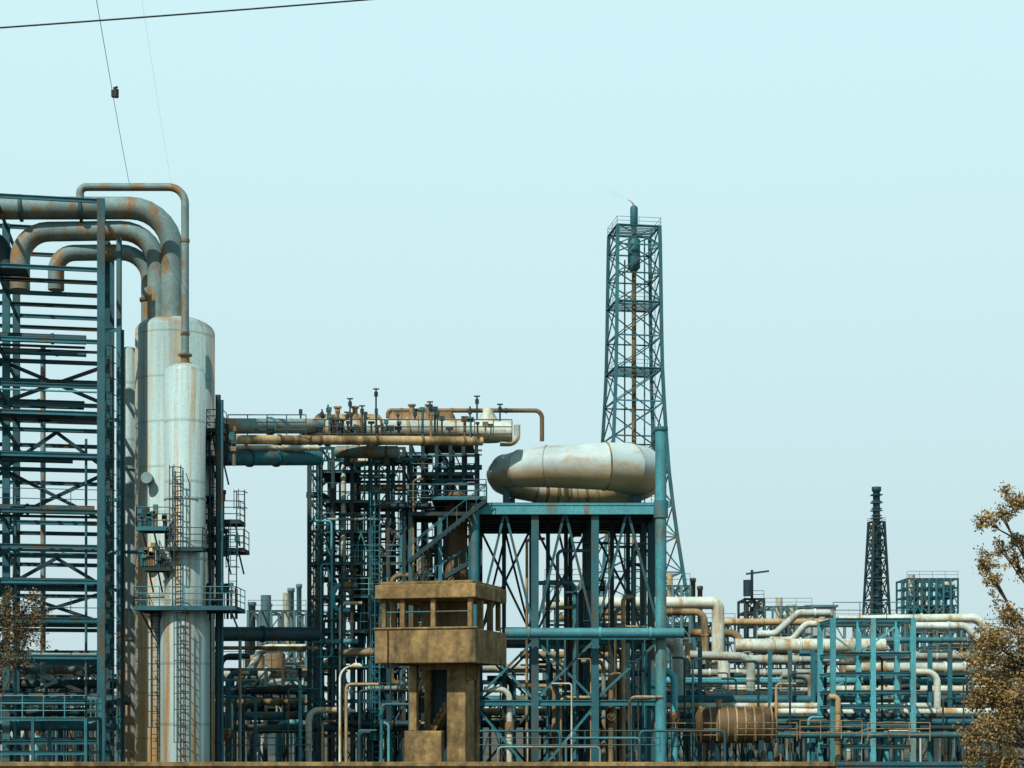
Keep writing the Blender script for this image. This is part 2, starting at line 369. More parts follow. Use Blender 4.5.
b=MB(); b.rev((sx,96.3,st+.5),[(.4,-.1),(.4,.12),(.25,.14),(.25,.5),(.4,.52),(.4,.62),(.2,.64)],20,False); part(b,'nozzle',RUST,sln)
b=MB(); b.ladder((wx(177,95.1),95.0,pz),wz(466,95)-pz,w=.45); part(b,'ladder',TD,sln)
b=MB(); b.ladder((wx(182,94.9),94.65,0.2),pz-.3,w=.45); part(b,'ladder',TD,sln)
platform(sln,wx(137,95),wx(170,95),94.9,96.5,wz(527,95),TM)
platform(sln,wx(143,95),wx(172,95),95.0,96.3,wz(567,95),TD)
platform(sln,wx(168,95),wx(204,95),94.6,95.4,wz(548,95),TD,br=False)
for z in(wz(500,96),wz(560,96)):
    b=MB(); b.rev((sx,96.3,z),[(1.14,0),(1.19,0.01),(1.19,.12),(1.14,.13)],48,False); part(b,'stiffening_ring',SHELL2,sln)
for _ in range(22):
    x=R.uniform(wx(140,95),wx(165,95)); z=R.choice([wz(527,95),wz(567,95)])+.05; b=MB(); h=R.uniform(.3,1.2)
    b.tube([(x,95,z),(x,95,z+h)],R.uniform(.05,.12),8); b.box((x,94.9,z+h),(.25,.2,.25)); part(b,'instrument',R.choice([RUST,TM,TD]),sln)
ax=wx(129,102.5); b=MB(); tz=wz(352,102.5)
b.rev((ax,102.5,0),[(.55,0),(.55,tz)]+dome(.55,tz,.3),28); sd=solo(b,'side_column',SHELL2,'thin pale rust-streaked column beside the large column','industrial column')
for p0 in(470,640): 
    b=MB(); z=wz(p0,102.5); b.rev((ax,102.5,z),[(.55,0),(.64,.01),(.64,.2),(.55,.21)],28,False); part(b,'flange',SHELL2,sd)
for px,r,p0,m in((122,.12,330,TD),(218,.16,395,TD),(222,.09,400,TM),(210,.07,470,TD)):
    pipe([at(px,p0,97.4),Vector((wx(px,97.4),97.4,0.1))],r,m,label='thin vertical line running down beside the column',flanges=5)
ppx([(143,552,97.4),(108,552,97.4),(108,566,97.4)],.1,TM,label='short branch line between column and rack')

# ---------------------------------------------------------------- transfer lines
HL='large horizontal transfer pipe from column to process structure'
ppx([(208,426,101),(324,426,108.8)],.47,VAP,label=HL,flanges=3,fm=TL,seg=20)
ppx([(300,430,108.4),(456,429,111),(512,432,111)],.66,PALE,label='thick pale beige rusty transfer pipe',flanges=9,fm=OCH,seg=22)
ppx([(208,439.5,100),(300,440,104),(482,441,108.2)],.29,OCH,label='rusty slim horizontal transfer pipe',flanges=6,fm=RUST)
ppx([(208,448,102),(318,448,107)],.18,PALE,label='thin pale horizontal transfer pipe',flanges=4)
ppx([(208,458,101),(318,458,108)],.46,TM,label=HL,flanges=4,seg=20)
ppx([(208,434,103),(318,448,114)],.16,TD,label='thin dark transfer pipe',flanges=3)
ppx([(213,634,103),(318,634,107)],.44,TD,label='dark horizontal pipe crossing between structures',flanges=3)
ppx([(213,648,106),(318,648,108)],.12,OCH)
ppx([(240,640,103),(240,762,103)],.10,VAP,label='thin pale vertical yard line')

# ---------------------------------------------------------------- process structure
D=112
L0=Vector((wx(309,D),D,0)); XS=[0]+[ (px-309)*D/F for px in(321,333,352,370,388,404)]
ZS=[wz(p,D) for p in(735,700,665,630,595,562,530,500,470,447)]
br=[]
for k in range(0,10):
    br.append((0,0,k,R.choice(['X','X','/','\\'])))
    for i in range(1,6):
        for y in(0,5):
            if R.random()<.45: br.append((i,y,k,R.choice(['X','/','\\','A'])))
R.shuffle(br)
ps=frame('multi-storey teal process structure packed with piping',L0,XS,[0,5],ZS,.23,.18,TD,name='process_structure',braces=br,bm=TM,bw=.085,mb_=TM)
for z in ZS[1:]:
    b=MB(); b.rail([(R.uniform(0,2),-.1,z),(XS[-1]-R.uniform(0,2),-.1,z)],t=.028,step=1.1,mid=R.choice([2,3])); part(b,'railing',R.choice([TL,TM]),ps)
    b=MB(); a_=R.uniform(.3,.7); b.box((XS[-1]*a_,2.5,z+.03),(XS[-1]*R.uniform(.3,.5),4.6,.05)); part(b,'deck',TD,ps)
b=MB(); b.ladder((.4,-.3,0.1),ZS[-1]); part(b,'ladder',TM,ps)
b=MB(); b.ladder((XS[4]+.4,-.3,0.1),ZS[-1]); part(b,'ladder',TM,ps)
L1=Vector((wx(410,D),D+1,0)); X1=[(px-412)*D/F for px in(412,424,438,452,465,478)]
Z1=[wz(p,D) for p in(735,690,660,630,600,572,545,505,470,440)]
b1=[(i,y,k,R.choice(['X','/','\\'])) for i in range(5) for k in range(10) for y in(0,5) if R.random()<.5]; R.shuffle(b1)
p2=frame('dense braced steel bay beside the duct deck',L1,X1,[0,5],Z1,.24,.2,TD,name='process_structure',braces=b1,bw=.09,mb_=TM,bm=TD)
for z in Z1[3:]:
    b=MB(); b.box((X1[-1]*.55,2.5,z+.03),(X1[-1]*.8,4.6,.05)); part(b,'deck',TD,p2)
    b=MB(); b.rail([(0,-.1,z),(X1[-1],-.1,z)],t=.028,step=1.1); part(b,'railing',R.choice([TM,TL]),p2)
for i in range(130):
    px=R.uniform(312,478); d=R.uniform(111.3,118); r=R.choice([.04,.05,.06,.06,.08,.08,.1,.13,.18,.22]); t=R.uniform(455,640); bt_=R.choice([768,R.uniform(560,740),R.uniform(560,740)])
    bt_=max(bt_,t+25)
    m=R.choice([TM,TL,TD,TM,OCH,TL,VAP,TD,TD,PALE]); sdv=R.choice([-1,1])*R.uniform(8,26)
    if not 306<px+sdv<484: sdv=-sdv
    z0=max(.1,wz(bt_,d))
    pts=[Vector((wx(px+sdv,d),d,wz(t,d))),at(px,t,d),Vector((wx(px,d),d,z0))]
    if bt_<760: pts.append(Vector((wx(px+sdv*.7,d),d,z0)))
    pipe(pts,r,m,label='vertical riser pipe inside the process structure',flanges=3,valve=R.random()<.4,seg=10,sm=True)
for i in range(90):
    py=R.choice([460,484,514,545,577,610,645,680,715])+R.uniform(-10,10); d=R.uniform(111.3,118); a=R.uniform(306,450); bb=a+R.uniform(20,90)
    ppx([(a,py,d),(min(bb,482),py,d)],R.choice([.04,.05,.06,.08,.1,.12,.18,.22]),R.choice([TM,TL,TD,OCH,TD,TM,VAP]),label='horizontal pipe run inside the process structure',flanges=2,seg=10,sm=True)
def vessel(px0,px1,py,d,r,m,label,nb=5,name='horizontal_vessel',nz=(.35,.6),bm=None):
    a=at(px0,py,d); c=at(px1,py,d); Lx=c.x-a.x; mb=MB(); pts=[];rs=[]
    n=6
    for i in range(n+1): an=math.pi/2*i/n; pts.append(a+Vector((r*.5*(1-math.cos(an)) if i else 0,0,0)));rs.append(max(.01,r*math.sin(an)))
    for i in range(n,-1,-1): an=math.pi/2*i/n; pts.append(c-Vector((r*.5*(1-math.cos(an)) if i else 0,0,0)));rs.append(max(.01,r*math.sin(an)))
    mb.tube(pts,rs,28)
    ob=solo(mb,name,m,label,'tank')
    for i in range(nb):
        x=a.x+Lx*(i+.7)/(nb+.4); k=MB(); k.tube([(x-.05,d,a.z),(x+.05,d,a.z)],r*1.05,28); part(k,'band',bm or RUST,ob)
    for t in(.2,.8):
        x=a.x+Lx*t; k=MB(); k.box((x,d,a.z-r-.15),(.35,r*1.5,.7)); part(k,'saddle',TD,ob)
    for t in nz:
        x=a.x+Lx*t; k=MB(); k.tube([(x,d,a.z+r*.9),(x,d,a.z+r+.4)],.18,12); k.tube([(x,d,a.z+r+.4),(x,d,a.z+r+.5)],.28,12); part(k,'nozzle',OCH,ob)
    return ob
vessel(313,383,426,114.5,.8,OCH,'rusty horizontal exchanger on top of the structure',7)
vessel(388,456,423,115,.75,RUST,'banded rusty horizontal exchanger on top of the structure',8)
vessel(334,400,452,111,.4,VAP,'small grey horizontal drum under the exchangers',3)
for a,c,z,dd in((228,306,437,103.5),(306,400,441,107.6),(400,512,441,107.9)):
    b=MB(); b.rail([at(a,z,dd),at(c,z,dd)],h=1.35,step=1.1,t=.035,mid=3); solo(b,'guard_rail',TD,'dark steel guard rail along the top platform','railing','platform guard rails')
for i in range(34):
    px=R.uniform(300,512); q=at(px,438,107.7+R.random()*.6); h=R.uniform(.5,1.9); b=MB()
    b.tube([q,q+Vector((0,0,h))],R.uniform(.04,.1),6); c_=q+Vector((0,0,h)); b.box(c_,(R.uniform(.15,.5),.2,R.uniform(.1,.35)))
    solo(b,'instrument_stand',R.choice([TD,RUST,TM,TD]),'small instrument and valve stand on the walkway','instrument','walkway instrument stands')
b=MB(); p=at(488,441,113)
b.rev(p,[(1.0,0),(1.0,.9),(.35,1.9),(.35,2.15),(.01,2.2)],24); solo(b,'hopper',PALE,'pale conical hopper standing on the top platform','hopper')
ppx([(500,443,112.5),(517,443,112.5),(517,425,112.5)],.22,PALE,label='pale short standpipe on the platform',flanges=0)
ppx([(388,418,115.5),(388,410.5,115.5),(542,410.5,115.5),(542,441,115.5)],.15,RUST,bend=.5,label='rusty gooseneck line spanning above the vessels',flanges=4)
for px,t in((322,407),(328,403),(350,396),(376,386),(347,410),(430,401),(437,410),(415,408),(470,404),(477,396),(362,405),(338,412),(500,402)):
    b=MB(); q=at(px,440,113+R.random()); tt=wz(t,113); b.tube([q,(q.x,q.y,tt)],.06,6); 
    if R.random()<.5: b.tube([(q.x-.2,q.y,tt),(q.x+.2,q.y,tt)],.05,6)
    b.tube([(q.x,q.y,tt-.5),(q.x,q.y,tt-.2)],.13,8)
    solo(b,'vent_pipe',TD,'thin vent pipe with cap above the platform','pipe','roof vent pipes')

# ---------------------------------------------------------------- duct deck
DD=110; dz=wz(505,DD)
dx=[wx(px,DD) for px in(475,535,595,660)]; L2=Vector((dx[0],DD,0)); X2=[x-dx[0] for x in dx]
brc=[(i,y,k,kd) for y in(0,14) for i,k,kd in((0,1,'X'),(1,1,'X'),(0,2,'A'),(1,2,'A'),(2,2,'A'),(2,1,'/'),(0,0,'\\'),(1,0,'/'))]
brc+=[(0,7,2,'X'),(1,7,2,'X'),(2,7,1,'X'),(2,7,2,'X'),(0,7,0,'X'),(1,7,0,'X')]
dk=frame('tall teal steel deck on braced legs carrying the ring duct',L2,X2,[0,7,14],[wz(700,DD),wz(634,DD),dz],.48,.36,TM,name='duct_deck',braces=brc,bm=TM,bw=.16,mb_=TM)
b=MB(); b.box((X2[-1]/2,7,dz+.05),(X2[-1]+1,15,.1)); part(b,'deck',TM,dk)
for y in(1.8,3.6,5.4,8.8,10.6,12.4):
    b=MB(); b.beam((0,y,dz-.2),(X2[-1],y,dz-.2),.18,.32,True); part(b,'joist',TD,dk)
b=MB(); b.beam((-.4,-.45,dz-.3),(X2[-1]+.4,-.45,dz-.3),.12,.7,True); part(b,'fascia_girder',TL,dk)
b=MB(); b.tube([(X2[-1],-.65,0),(X2[-1],-.65,wz(432,DD))],.36,20); part(b,'main_leg',TL,dk)
b=MB(); b.tube([(X2[-1],-.65,wz(432,DD)),(X2[-1],-.65,wz(429,DD))],.46,20); part(b,'collar',TM,dk)
b=MB(); b.tube([(X2[-1],-.65,dz-.9),(X2[-1],-.65,dz+.2)],.46,20); part(b,'collar',TM,dk)
b=MB(); b.tube([(0,-.65,0),(0,-.65,dz)],.3,16); part(b,'main_leg',TM,dk)
b=MB(); b.rail([(-4.3,-.3,dz),(.6,-.3,dz)],t=.03,h=1.3,mid=3); part(b,'railing',TM,dk)
for px in(504,548,566,612,628,643):
    x=wx(px,116)-dx[0]; b=MB(); b.beam((x,6,0),(x,6,dz-.45),.28,.28,True); part(b,'column',TD,dk)
ppx([(505,633,108.6),(684,633,108.6)],.33,TL,label='light teal horizontal pipe crossing the deck legs',flanges=3)
for i in range(46):
    px=R.uniform(490,652); dd=R.uniform(112,122); t=R.uniform(530,700); sv=R.choice([-1,1])*R.uniform(10,40)
    if not 482<px+sv<658: sv=-sv
    pipe([at(px+sv,t,dd),at(px,t,dd),Vector((wx(px,dd),dd,.1))],R.choice([.05,.07,.1,.12,.15,.2]),R.choice([TD,TM,VAP,OCH,TL,TD]),label='riser pipe under the duct deck',flanges=3,valve=R.random()<.4,seg=10,sm=True)
e=thing('service_platform','dark service platform with railings beside the duct deck','platform',(wx(445,110),110,0))
platform(e,wx(408,109),wx(474,109),109.2,113,wz(512,109),TD); platform(e,wx(432,109),wx(486,109),108.8,113,wz(497,109),TM,br=False)
for px in(410,440,470):
    b=MB(); b.beam((wx(px,109),109.4,0),(wx(px,109),109.4,wz(512,109)),.24,.24,True); part(b,'post',TM,e)
def stair(px0,py0,px1,py1,d,label='steel stair flight with handrails'):
    a=at(px0,py0,d); c=at(px1,py1,d); e=thing('steel_stair',label,'stairs',(a.x,d,0),group='steel stairs')
    for y in(0,.9): b=MB(); b.beam(a+Vector((0,y,0)),c+Vector((0,y,0)),.05,.26); part(b,'stringer',TD,e)
    n=int(abs(c.z-a.z)/.22); b=MB()
    for i in range(n): q=a.lerp(c,(i+.5)/n); b.box(q+Vector((0,.45,0)),(.28,.86,.04))
    part(b,'treads',TD,e)
    for y in(0,.9):
        b=MB(); o=Vector((0,y,1.05)); b.tube([a+o,c+o],.035,6)
        for i in range(9): q=a.lerp(c,i/8)+Vector((0,y,0)); b.beam(q,q+Vector((0,0,1.05)),.04,.04)
        part(b,'handrail',TM,e)
stair(486,500,408,562,108.4); stair(412,595,474,560,109.6); stair(474,625,415,596,109.6); stair(400,688,474,640,110)
pv=MB(); pv.rev((wx(456,112),112,0),[(.75,wz(600,112)),(.75,wz(500,112)),(.4,wz(492,112)),(.01,wz(491,112))],24); solo(pv,'vertical_vessel',RUST,'rust-brown vertical vessel among stairs','tank')
pv=MB(); pv.rev((wx(425,113.5),113.5,0),[(.5,wz(640,112)),(.5,wz(545,112)),(.01,wz(540,112))],20); solo(pv,'vertical_vessel',OCH,'ochre vertical vessel among stairs','tank')

# ring duct: mitred loop of clad duct, slim at one end, fat elbow at the other
rc=Vector((wx(575,DD+5.9),DD+5.9,wz(466,DD+1.9)))
RX=4.62; RY=4.0
def rrad(a): return 1.34+.32*math.cos(a+.4)-.14*max(0,math.sin(a))
def rpt(a):
    k=-.32*math.cos(a+.4)+.05; return rc+Vector(((RX+k)*math.copysign(abs(math.cos(a))**.8,math.cos(a)),RY*math.copysign(abs(math.sin(a))**.8,math.sin(a)),.03*math.cos(a)-.50*max(0,math.sin(a))))
angs=[-180,-160,-136,-110,-71,-46,-20,8,35,62,90,118,146,165]
angs=[math.radians(a) for a in angs]; na=len(angs)
pts=[rpt(a) for a in angs]; ring=thing('ring_duct','huge pale loop-shaped duct lying flat on the deck','industrial duct',(rc.x,rc.y,dz))
SEG=48; vs=[]
for i,p in enumerate(pts):
    t=((pts[(i+1)%na]-p).normalized()+(p-pts[i-1]).normalized()).normalized()
    up=Vector((0,0,1)); a_=(up-t*up.dot(t)).normalized(); b_=t.cross(a_); c_=math.cos((pts[(i+1)%na]-p).angle(p-pts[i-1])/2)
    for k in range(SEG):
        an=2*math.pi*k/SEG; vs.append(p+(a_*math.cos(an)+b_*math.sin(an)/c_)*rrad(angs[i]))
mb=MB(); fs=[(i*SEG+k,i*SEG+(k+1)%SEG,((i+1)%na)*SEG+(k+1)%SEG,((i+1)%na)*SEG+k) for i in range(na) for k in range(SEG)]
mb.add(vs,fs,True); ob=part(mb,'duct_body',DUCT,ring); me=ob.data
at_=me.attributes.new('sharp_edge','BOOLEAN','EDGE')
for e_ in me.edges:
    if e_.vertices[0]//SEG==e_.vertices[1]//SEG: at_.data[e_.index].value=True
def rseam(i,hw_,pr,nm,m_):
    p=pts[i]; t=((pts[(i+1)%na]-p).normalized()+(p-pts[i-1]).normalized()).normalized(); k=MB(); k.tube([p-t*hw_,p+t*hw_],rrad(angs[i])+pr,48); part(k,nm,m_,ring)
rseam(4,.05,.06,'seam_band',OCH)
for i in(1,2,3,5,6): rseam(i,.02,.05,'seam_band',VAP)
p9,p11=pts[9],pts[11]
for i in range(8):
    f_=i/7; A_,B_=(pts[9],pts[10]) if f_<.5 else (pts[10],pts[11]); g_=(f_*2)%1 if f_<1 else 1
    p=A_.lerp(B_,g_); t=(B_-A_).normalized(); rr=1.34+.32*math.cos(math.radians(62+56*f_)+.4)-.14
    k=MB(); k.tube([p-t*.09,p+t*.09],rr+.09,40); part(k,'stiffening_rib',OCH,ring)
for i in(1,6,8,12):
    p=pts[i]; k=MB(); k.box((p.x,p.y,(dz+.1+p.z-1.0)/2),(.45,.6,p.z-1.0-dz-.1)); part(k,'support_saddle',TM,ring)

# ---------------------------------------------------------------- lattice towers
def tower(name,label,cx,d,levels,rz,m,legw,brw,plats=(),ov=.15):
    e=thing(name,label,'tower',(cx,d,0),rz)
    cn=[(-1,-1),(1,-1),(1,1),(-1,1)]
    for sx_,sy in cn:
        b=MB()
        for (z0,h0),(z1,h1) in zip(levels,levels[1:]): b.beam((sx_*h0,sy*h0,z0),(sx_*h1,sy*h1,z1),legw,legw)
        part(b,'leg',m,e)
    for i,((z0,h0),(z1,h1)) in enumerate(zip(levels,levels[1:])):
        for j in range(4):
            a=cn[j]; c=cn[(j+1)%4]; b=MB()
            A0=Vector((a[0]*h0,a[1]*h0,z0));A1=Vector((a[0]*h1,a[1]*h1,z1));C0=Vector((c[0]*h0,c[1]*h0,z0));C1=Vector((c[0]*h1,c[1]*h1,z1))
            b.beam(A0,C1,brw,brw); b.beam(C0,A1,brw,brw); b.beam(A1,C1,brw*1.2,brw*1.2); part(b,'cross_brace',m,e)
    for z,h in plats:
        b=MB(); q=h+ov
        for t in range(9):
            y=-q+2*q*t/8; b.box((0,y,z),(2*q,.1,.12))
        b.box((-q,0,z+.003),(.12,2*q,.14)); b.box((q,0,z+.003),(.12,2*q,.14)); part(b,'platform',m,e)
        b=MB(); b.rail([(-q,-q,z),(q,-q,z),(q,q,z),(-q,q,z)],h=1.0,step=2,t=.03,closed=True); part(b,'railing',m,e)
    return e
fd=220; s=fd/F
hw=[(768,66),(715,62),(660,56),(612,50),(575,44.5),(540,39.5),(508,35.5),(475,32),(440,29.5),(405,27.5),(372,26),(340,25.3),(306,24.8),(278,24.4),(250,24),(231,23.5)]
lv2=[(0 if i==0 else wz(p,fd),h*s*.90) for i,(p,h) in enumerate(hw)]
ft=tower('flare_tower','tall lattice steel flare tower with a small flame at its tip',wx(634,fd),fd,lv2,math.radians(9),TM,.40,.14,[(wz(231,fd),2.7),(wz(306,fd),2.85),(wz(372,fd),3.0)])
b=MB(); b.tube([(0,0,0),(0,0,wz(270,fd))],.3,14); part(b,'stack',RUST,ft)
b=MB(); b.rev((0,0,0),[(.3,wz(272,fd)),(.8,wz(268,fd)),(.8,wz(240,fd)),(.35,wz(237,fd)),(.35,wz(227,fd)),(.5,wz(226,fd)),(.5,wz(208,fd)),(.35,wz(206,fd)),(.25,wz(206,fd))],20); part(b,'flare_tip',TM,ft)
for dx_,h in((1.2,240),(-1.4,262)):
    b=MB(); b.tube([(dx_,-.8,0),(dx_,-.8,wz(h,fd))],.1,8); part(b,'riser',TM,ft)
b=MB(); b.ladder((2.0,-2.2,wz(600,fd)),wz(233,fd)-wz(600,fd),w=.5,cage=False); part(b,'ladder',TD,ft)
FL=bpy.data.materials.new('flame'); FL.use_nodes=True; q=FL.node_tree.nodes['Principled BSDF']; q.inputs['Base Color'].default_value=(.30,.14,.08,1); q.inputs['Emission Color'].default_value=(.9,.5,.35,1); q.inputs['Emission Strength'].default_value=.15
b=MB(); z=wz(206,fd); b.tube([(0,0,z),(-.12,0,z+.3),(-.4,0,z+.6),(-.9,0,z+.8)],[.12,.13,.07,.02],8); part(b,'flame',FL,ft)
SMO=bpy.data.materials.new('smoke'); SMO.use_nodes=True; nn=SMO.node_tree; nn.nodes.remove(nn.nodes['Principled BSDF']); vp=nn.nodes.new('ShaderNodeVolumePrincipled'); vp.inputs['Color'].default_value=(.5,.55,.55,1); vp.inputs['Density'].default_value=.09; nn.links.new(vp.outputs[0],nn.nodes['Material Output'].inputs['Volume'])
b=MB(); b.tube([(-.8,0,z+.7),(-1.6,0,z+1.1),(-2.6,.2,z+1.5),(-3.8,.3,z+2.0)],[.12,.3,.4,.1],12); part(b,'smoke_wisp',SMO,ft)
td=420; ss=td/F
t2=tower('lattice_tower','distant dark tapering lattice tower with chimney core',wx(876.5,td),td,[(0 if i==0 else wz(p,td),h*ss*.9) for i,(p,h) in enumerate([(715,15),(680,13.5),(650,12.4),(622,11.2),(600,10.2),(578,9.2),(558,8.3),(540,7.4),(522,6.6)])],math.radians(12),TD,.5,.25,[(wz(522,td),1.5)])
b=MB(); b.rev((0,0,0),[(.9,0),(.9,wz(522,td)),(.85,wz(492,td)),(1.15,wz(491,td)),(1.15,wz(487,td)),(.2,wz(487,td))],14); part(b,'chimney',TD,t2)
for k in range(16): b=MB(); z=wz(612-k*7.8,td); b.box((0,0,z),(2.3,2.3,.3)); part(b,'rest_platform',TM,t2)
for k in range(4): b=MB(); z=wz(516-k*7,td); b.rev((0,0,z),[(.85,0),(1.3,.01),(1.3,.2),(.85,.21)],12,False); part(b,'platform',TD,t2)

def block(px0,px1,pt,d,nx,nz,m,label,pb=715,rows=2,dep=8,cw=.4,fill=0,bp=.7):
    xs=[(px1-px0)*d/F*i/nx for i in range(nx+1)]; zt=wz(pt,d); z0=wz(pb,d)
    zs=[max(.5,z0)+(zt-max(.5,z0))*(i+1)/nz for i in range(nz)]
    e=frame(label,Vector((wx(px0,d),d,0)),xs,[dep*i/(rows-1) for i in range(rows)],zs,cw,cw*.9,m,name='equipment_structure',braces=[(i,0,k,R.choice(['X','/','\\','A'])) for i in range(nx) for k in range(nz) if R.random()<bp and nx*nz<60],bw=cw*.5,group='yard steel structures')
    b=MB(); b.rail([(0,0,zs[-1]),(xs[-1],0,zs[-1])],h=1.2,t=cw*.12,step=2); part(b,'railing',m,e)
    for i in range(fill):
        x=R.uniform(.05,.8)*xs[-1]; z=R.choice(zs[:-1]); r=R.uniform(.3,.8); b=MB()
        if R.random()<.5: b.tube([(x,dep*.4,z),(x,dep*.4,z+R.uniform(2,5))],r,12); part(b,'vertical_vessel',R.choice([m,OCH,PALE,TD]),e)
        else: b.tube([(x,dep*.3,z+r),(min(xs[-1],x+R.uniform(3,8)),dep*.3,z+r)],r,12); part(b,'horizontal_vessel',R.choice([m,OCH,PALE,TD]),e)
    return e
block(907,958,578,300,7,7,TM,'distant boxy lattice process unit',pb=640,cw=.3,fill=8,rows=3)
block(745,764,598,280,2,4,TD,'small dark equipment tower with jib',pb=650,cw=.4,fill=4)
e=thing('jib_crane','small dark jib crane on the distant equipment tower','crane',at(752,598,279)); b=MB(); b.beam(at(752,598,279),at(752,570,279),.4,.4); part(b,'mast',TD,e)
b=MB(); b.beam(at(746,574,279),at(769,571,279),.25,.3); part(b,'jib',TD,e); b=MB(); b.tube([at(748,596,279),at(748,580,279)],.8,10); part(b,'drum',TD,e)
block(765,812,606,260,6,4,FAR,'low distant pipe structure',pb=660,cw=.3,fill=7)
block(676,735,622,240,6,4,FAR,'low distant pipe structure',pb=700,cw=.3,fill=10)
block(835,905,622,250,7,4,FAR,'distant pipe structure past the teal frame',pb=700,cw=.3,fill=10)
block(925,1010,628,230,7,4,FAR,'distant pipe structure near the tree',pb=700,cw=.3,fill=10)
block(545,605,580,190,5,6,FAR,'distant process frame beneath the duct deck',pb=700,cw=.3,fill=8)
block(664,690,585,180,3,5,FAR,'distant process frame near the flare base',pb=650,cw=.26,fill=3)
block(248,306,610,210,5,5,FAR,'distant process frame among thin chimneys',pb=700,cw=.3,fill=10)
block(215,300,668,125,5,3,TD,'low dark pipe frame between structures',pb=735,cw=.24,fill=6)
block(-60,98,672,118,7,3,TD,'low dark pipe frame beyond the rack',pb=740,cw=.24,fill=8)
block(480,655,680,140,7,3,TD,'low dark pipe frame beneath the duct deck',pb=740,cw=.26,fill=10)
block(666,826,668,150,8,4,TD,'low dark pipe rack carrying pale pipes',pb=740,cw=.26,fill=6)
block(672,830,695,132,9,2,TM,'low teal pipe rack carrying thin pipes',pb=740,cw=.18)
block(840,1000,672,145,8,4,TD,'low dark pipe rack past the teal frame',pb=740,cw=.26,fill=6)
for px,t,wd,m in((268,607,7,FARP),(252,606,7,FAR),(291,592,6,FAR),(299,588,5,FAR),(280,616,5,FARP),(693,582,5,FAR),(700,590,5,FAR)):
    b=MB(); d=230; r=wd/2*d/F; zt=wz(t,d); b.rev((wx(px,d),d,0),[(r,0),(r,zt),(r*1.25,zt+.05),(r*1.25,zt+.5),(r*.9,zt+.55),(.02,zt+.56)],14); solo(b,'chimney',m,'distant slim chimney with capped top','chimney','distant chimneys')
def building(px0,px1,pt,d,dep,m,label):
    x0,x1=wx(px0,d),wx(px1,d); z=wz(pt,d); e=thing('industrial_building',label,'building',((x0+x1)/2,d,0)); b=MB(); b.box(((x0+x1)/2,d+dep/2,z/2),(x1-x0,dep,z)); part(b,'wall',m,e)
    b=MB(); b.box(((x0+x1)/2,d+dep/2,z+.2),(x1-x0+.8,dep+.8,.4)); part(b,'roof',FAR,e)
    n=max(2,int((x1-x0)/4)); 
    for i in range(n):
        for zz_ in(z-2.2,z-6):
            b=MB(); b.box((x0+(x1-x0)*(i+.5)/n,d-.02,zz_),(1.6,.12,1.3)); part(b,'window',TD,e)
building(808,836,607,320,14,FARP,'distant pale flat-roofed control building')
building(252,268,668,170,8,FARP,'small pale building among pipes')
building(-30,40,690,190,12,FARP,'low pale building beyond the rack')

# ---------------------------------------------------------------- right-hand yard
d=120; s=d/F
e=frame('light teal steel pipe bridge frame with open bays',Vector((wx(833,d),d,0)),[0,40*s,80*s],[0,5],[wz(p,d) for p in(745,722,705,690,672,652,618)],.36,.26,TL,name='pipe_bridge_frame',braces=[(0,5,4,'/'),(1,5,6,'/'),(0,5,6,'\\'),(1,5,3,'/'),(0,0,1,'/')],bw=.12,mb_=TM)
b=MB(); b.rail([(0,-.1,wz(618,d)),(80*s,-.1,wz(618,d))],t=.03); part(b,'railing',TM,e)
PL='pale clad overhead pipe with elbow'
ppx([(560,603,150),(704,603,150),(718,603,150),(718,690,150)],.55,PALE,label=PL,bend=1.3,flanges=5,seg=20,fm=OCH)
ppx([(600,612,146),(704,612,146),(706,664,146)],.3,OCH,label=PL,bend=.8,flanges=3)
ppx([(636,637,130),(678,640,130),(680,712,130)],.5,WHITE,label='white clad pipe with long elbow dropping down',bend=1.3,flanges=3,seg=20,fm=PALE)
ppx([(655,659,128),(640,659,128),(640,745,128)],.33,OCH,label=PL,bend=.9,flanges=3)
ppx([(690,655,135),(751,657,135),(751,700,135)],.36,PALE,label=PL,bend=1.0,flanges=3,seg=18)
ppx([(724,656,138),(724,690,138),(760,690,138)],.5,PALE,label=PL,bend=1.2,flanges=2,seg=18)
ppx([(724,622,160),(830,622,160)],.33,OCH,label=PL,flanges=4)
ppx([(735,646,148),(885,646,148)],.64,PALE,label='thick pale clad pipe on the rack',flanges=6,seg=20)
ppx([(735,660,146),(832,660,146)],.42,PALE,label=PL,flanges=4)
ppx([(757,634,156),(775,634,156),(798,613,156),(830,613,156)],.34,WHITE,label='white pipe stepping upward over the rack',bend=.8,flanges=2)
ppx([(770,640,152),(792,640,152),(806,624,152),(900,624,152)],.3,PALE,label=PL,bend=.8,flanges=2)
ppx([(838,620,140),(980,618,140),(990,645,140)],.38,PALE,label=PL,bend=1,flanges=5)
ppx([(915,626,138),(966,626,138),(978,640,138)],.32,WHITE,label=PL,bend=1,flanges=3)
ppx([(690,633,155),(740,633,155),(740,655,155)],.36,OCH,label=PL,flanges=2)
ppx([(782,675,128),(812,675,128),(812,735,128)],.32,PALE,label=PL,bend=.9,flanges=2,seg=18)
for py,r,m,a,c,dd in((656,.36,PALE,858,1000,134),(668,.42,PALE,845,1010,132),(681,.3,TL,660,1010,136),(690,.36,PALE,760,1000,140),(700,.36,TM,665,1010,128),(712,.3,PALE,775,1000,126),(722,.25,TM,665,1000,124),(673,.32,PALE,665,835,142),(684,.28,OCH,665,835,138),(735,.22,TM,770,1000,118),(640,.25,TM,858,1000,150),(706,.24,PALE,665,930,126),(663,.2,TD,850,1010,133),(675,.2,TD,850,1010,131),(694,.25,TD,665,1010,133),(716,.2,TD,665,1010,125),(728,.2,TD,665,1010,121)):
    ppx([(a,py,dd),(c,py,dd)],r,m,flanges=6)
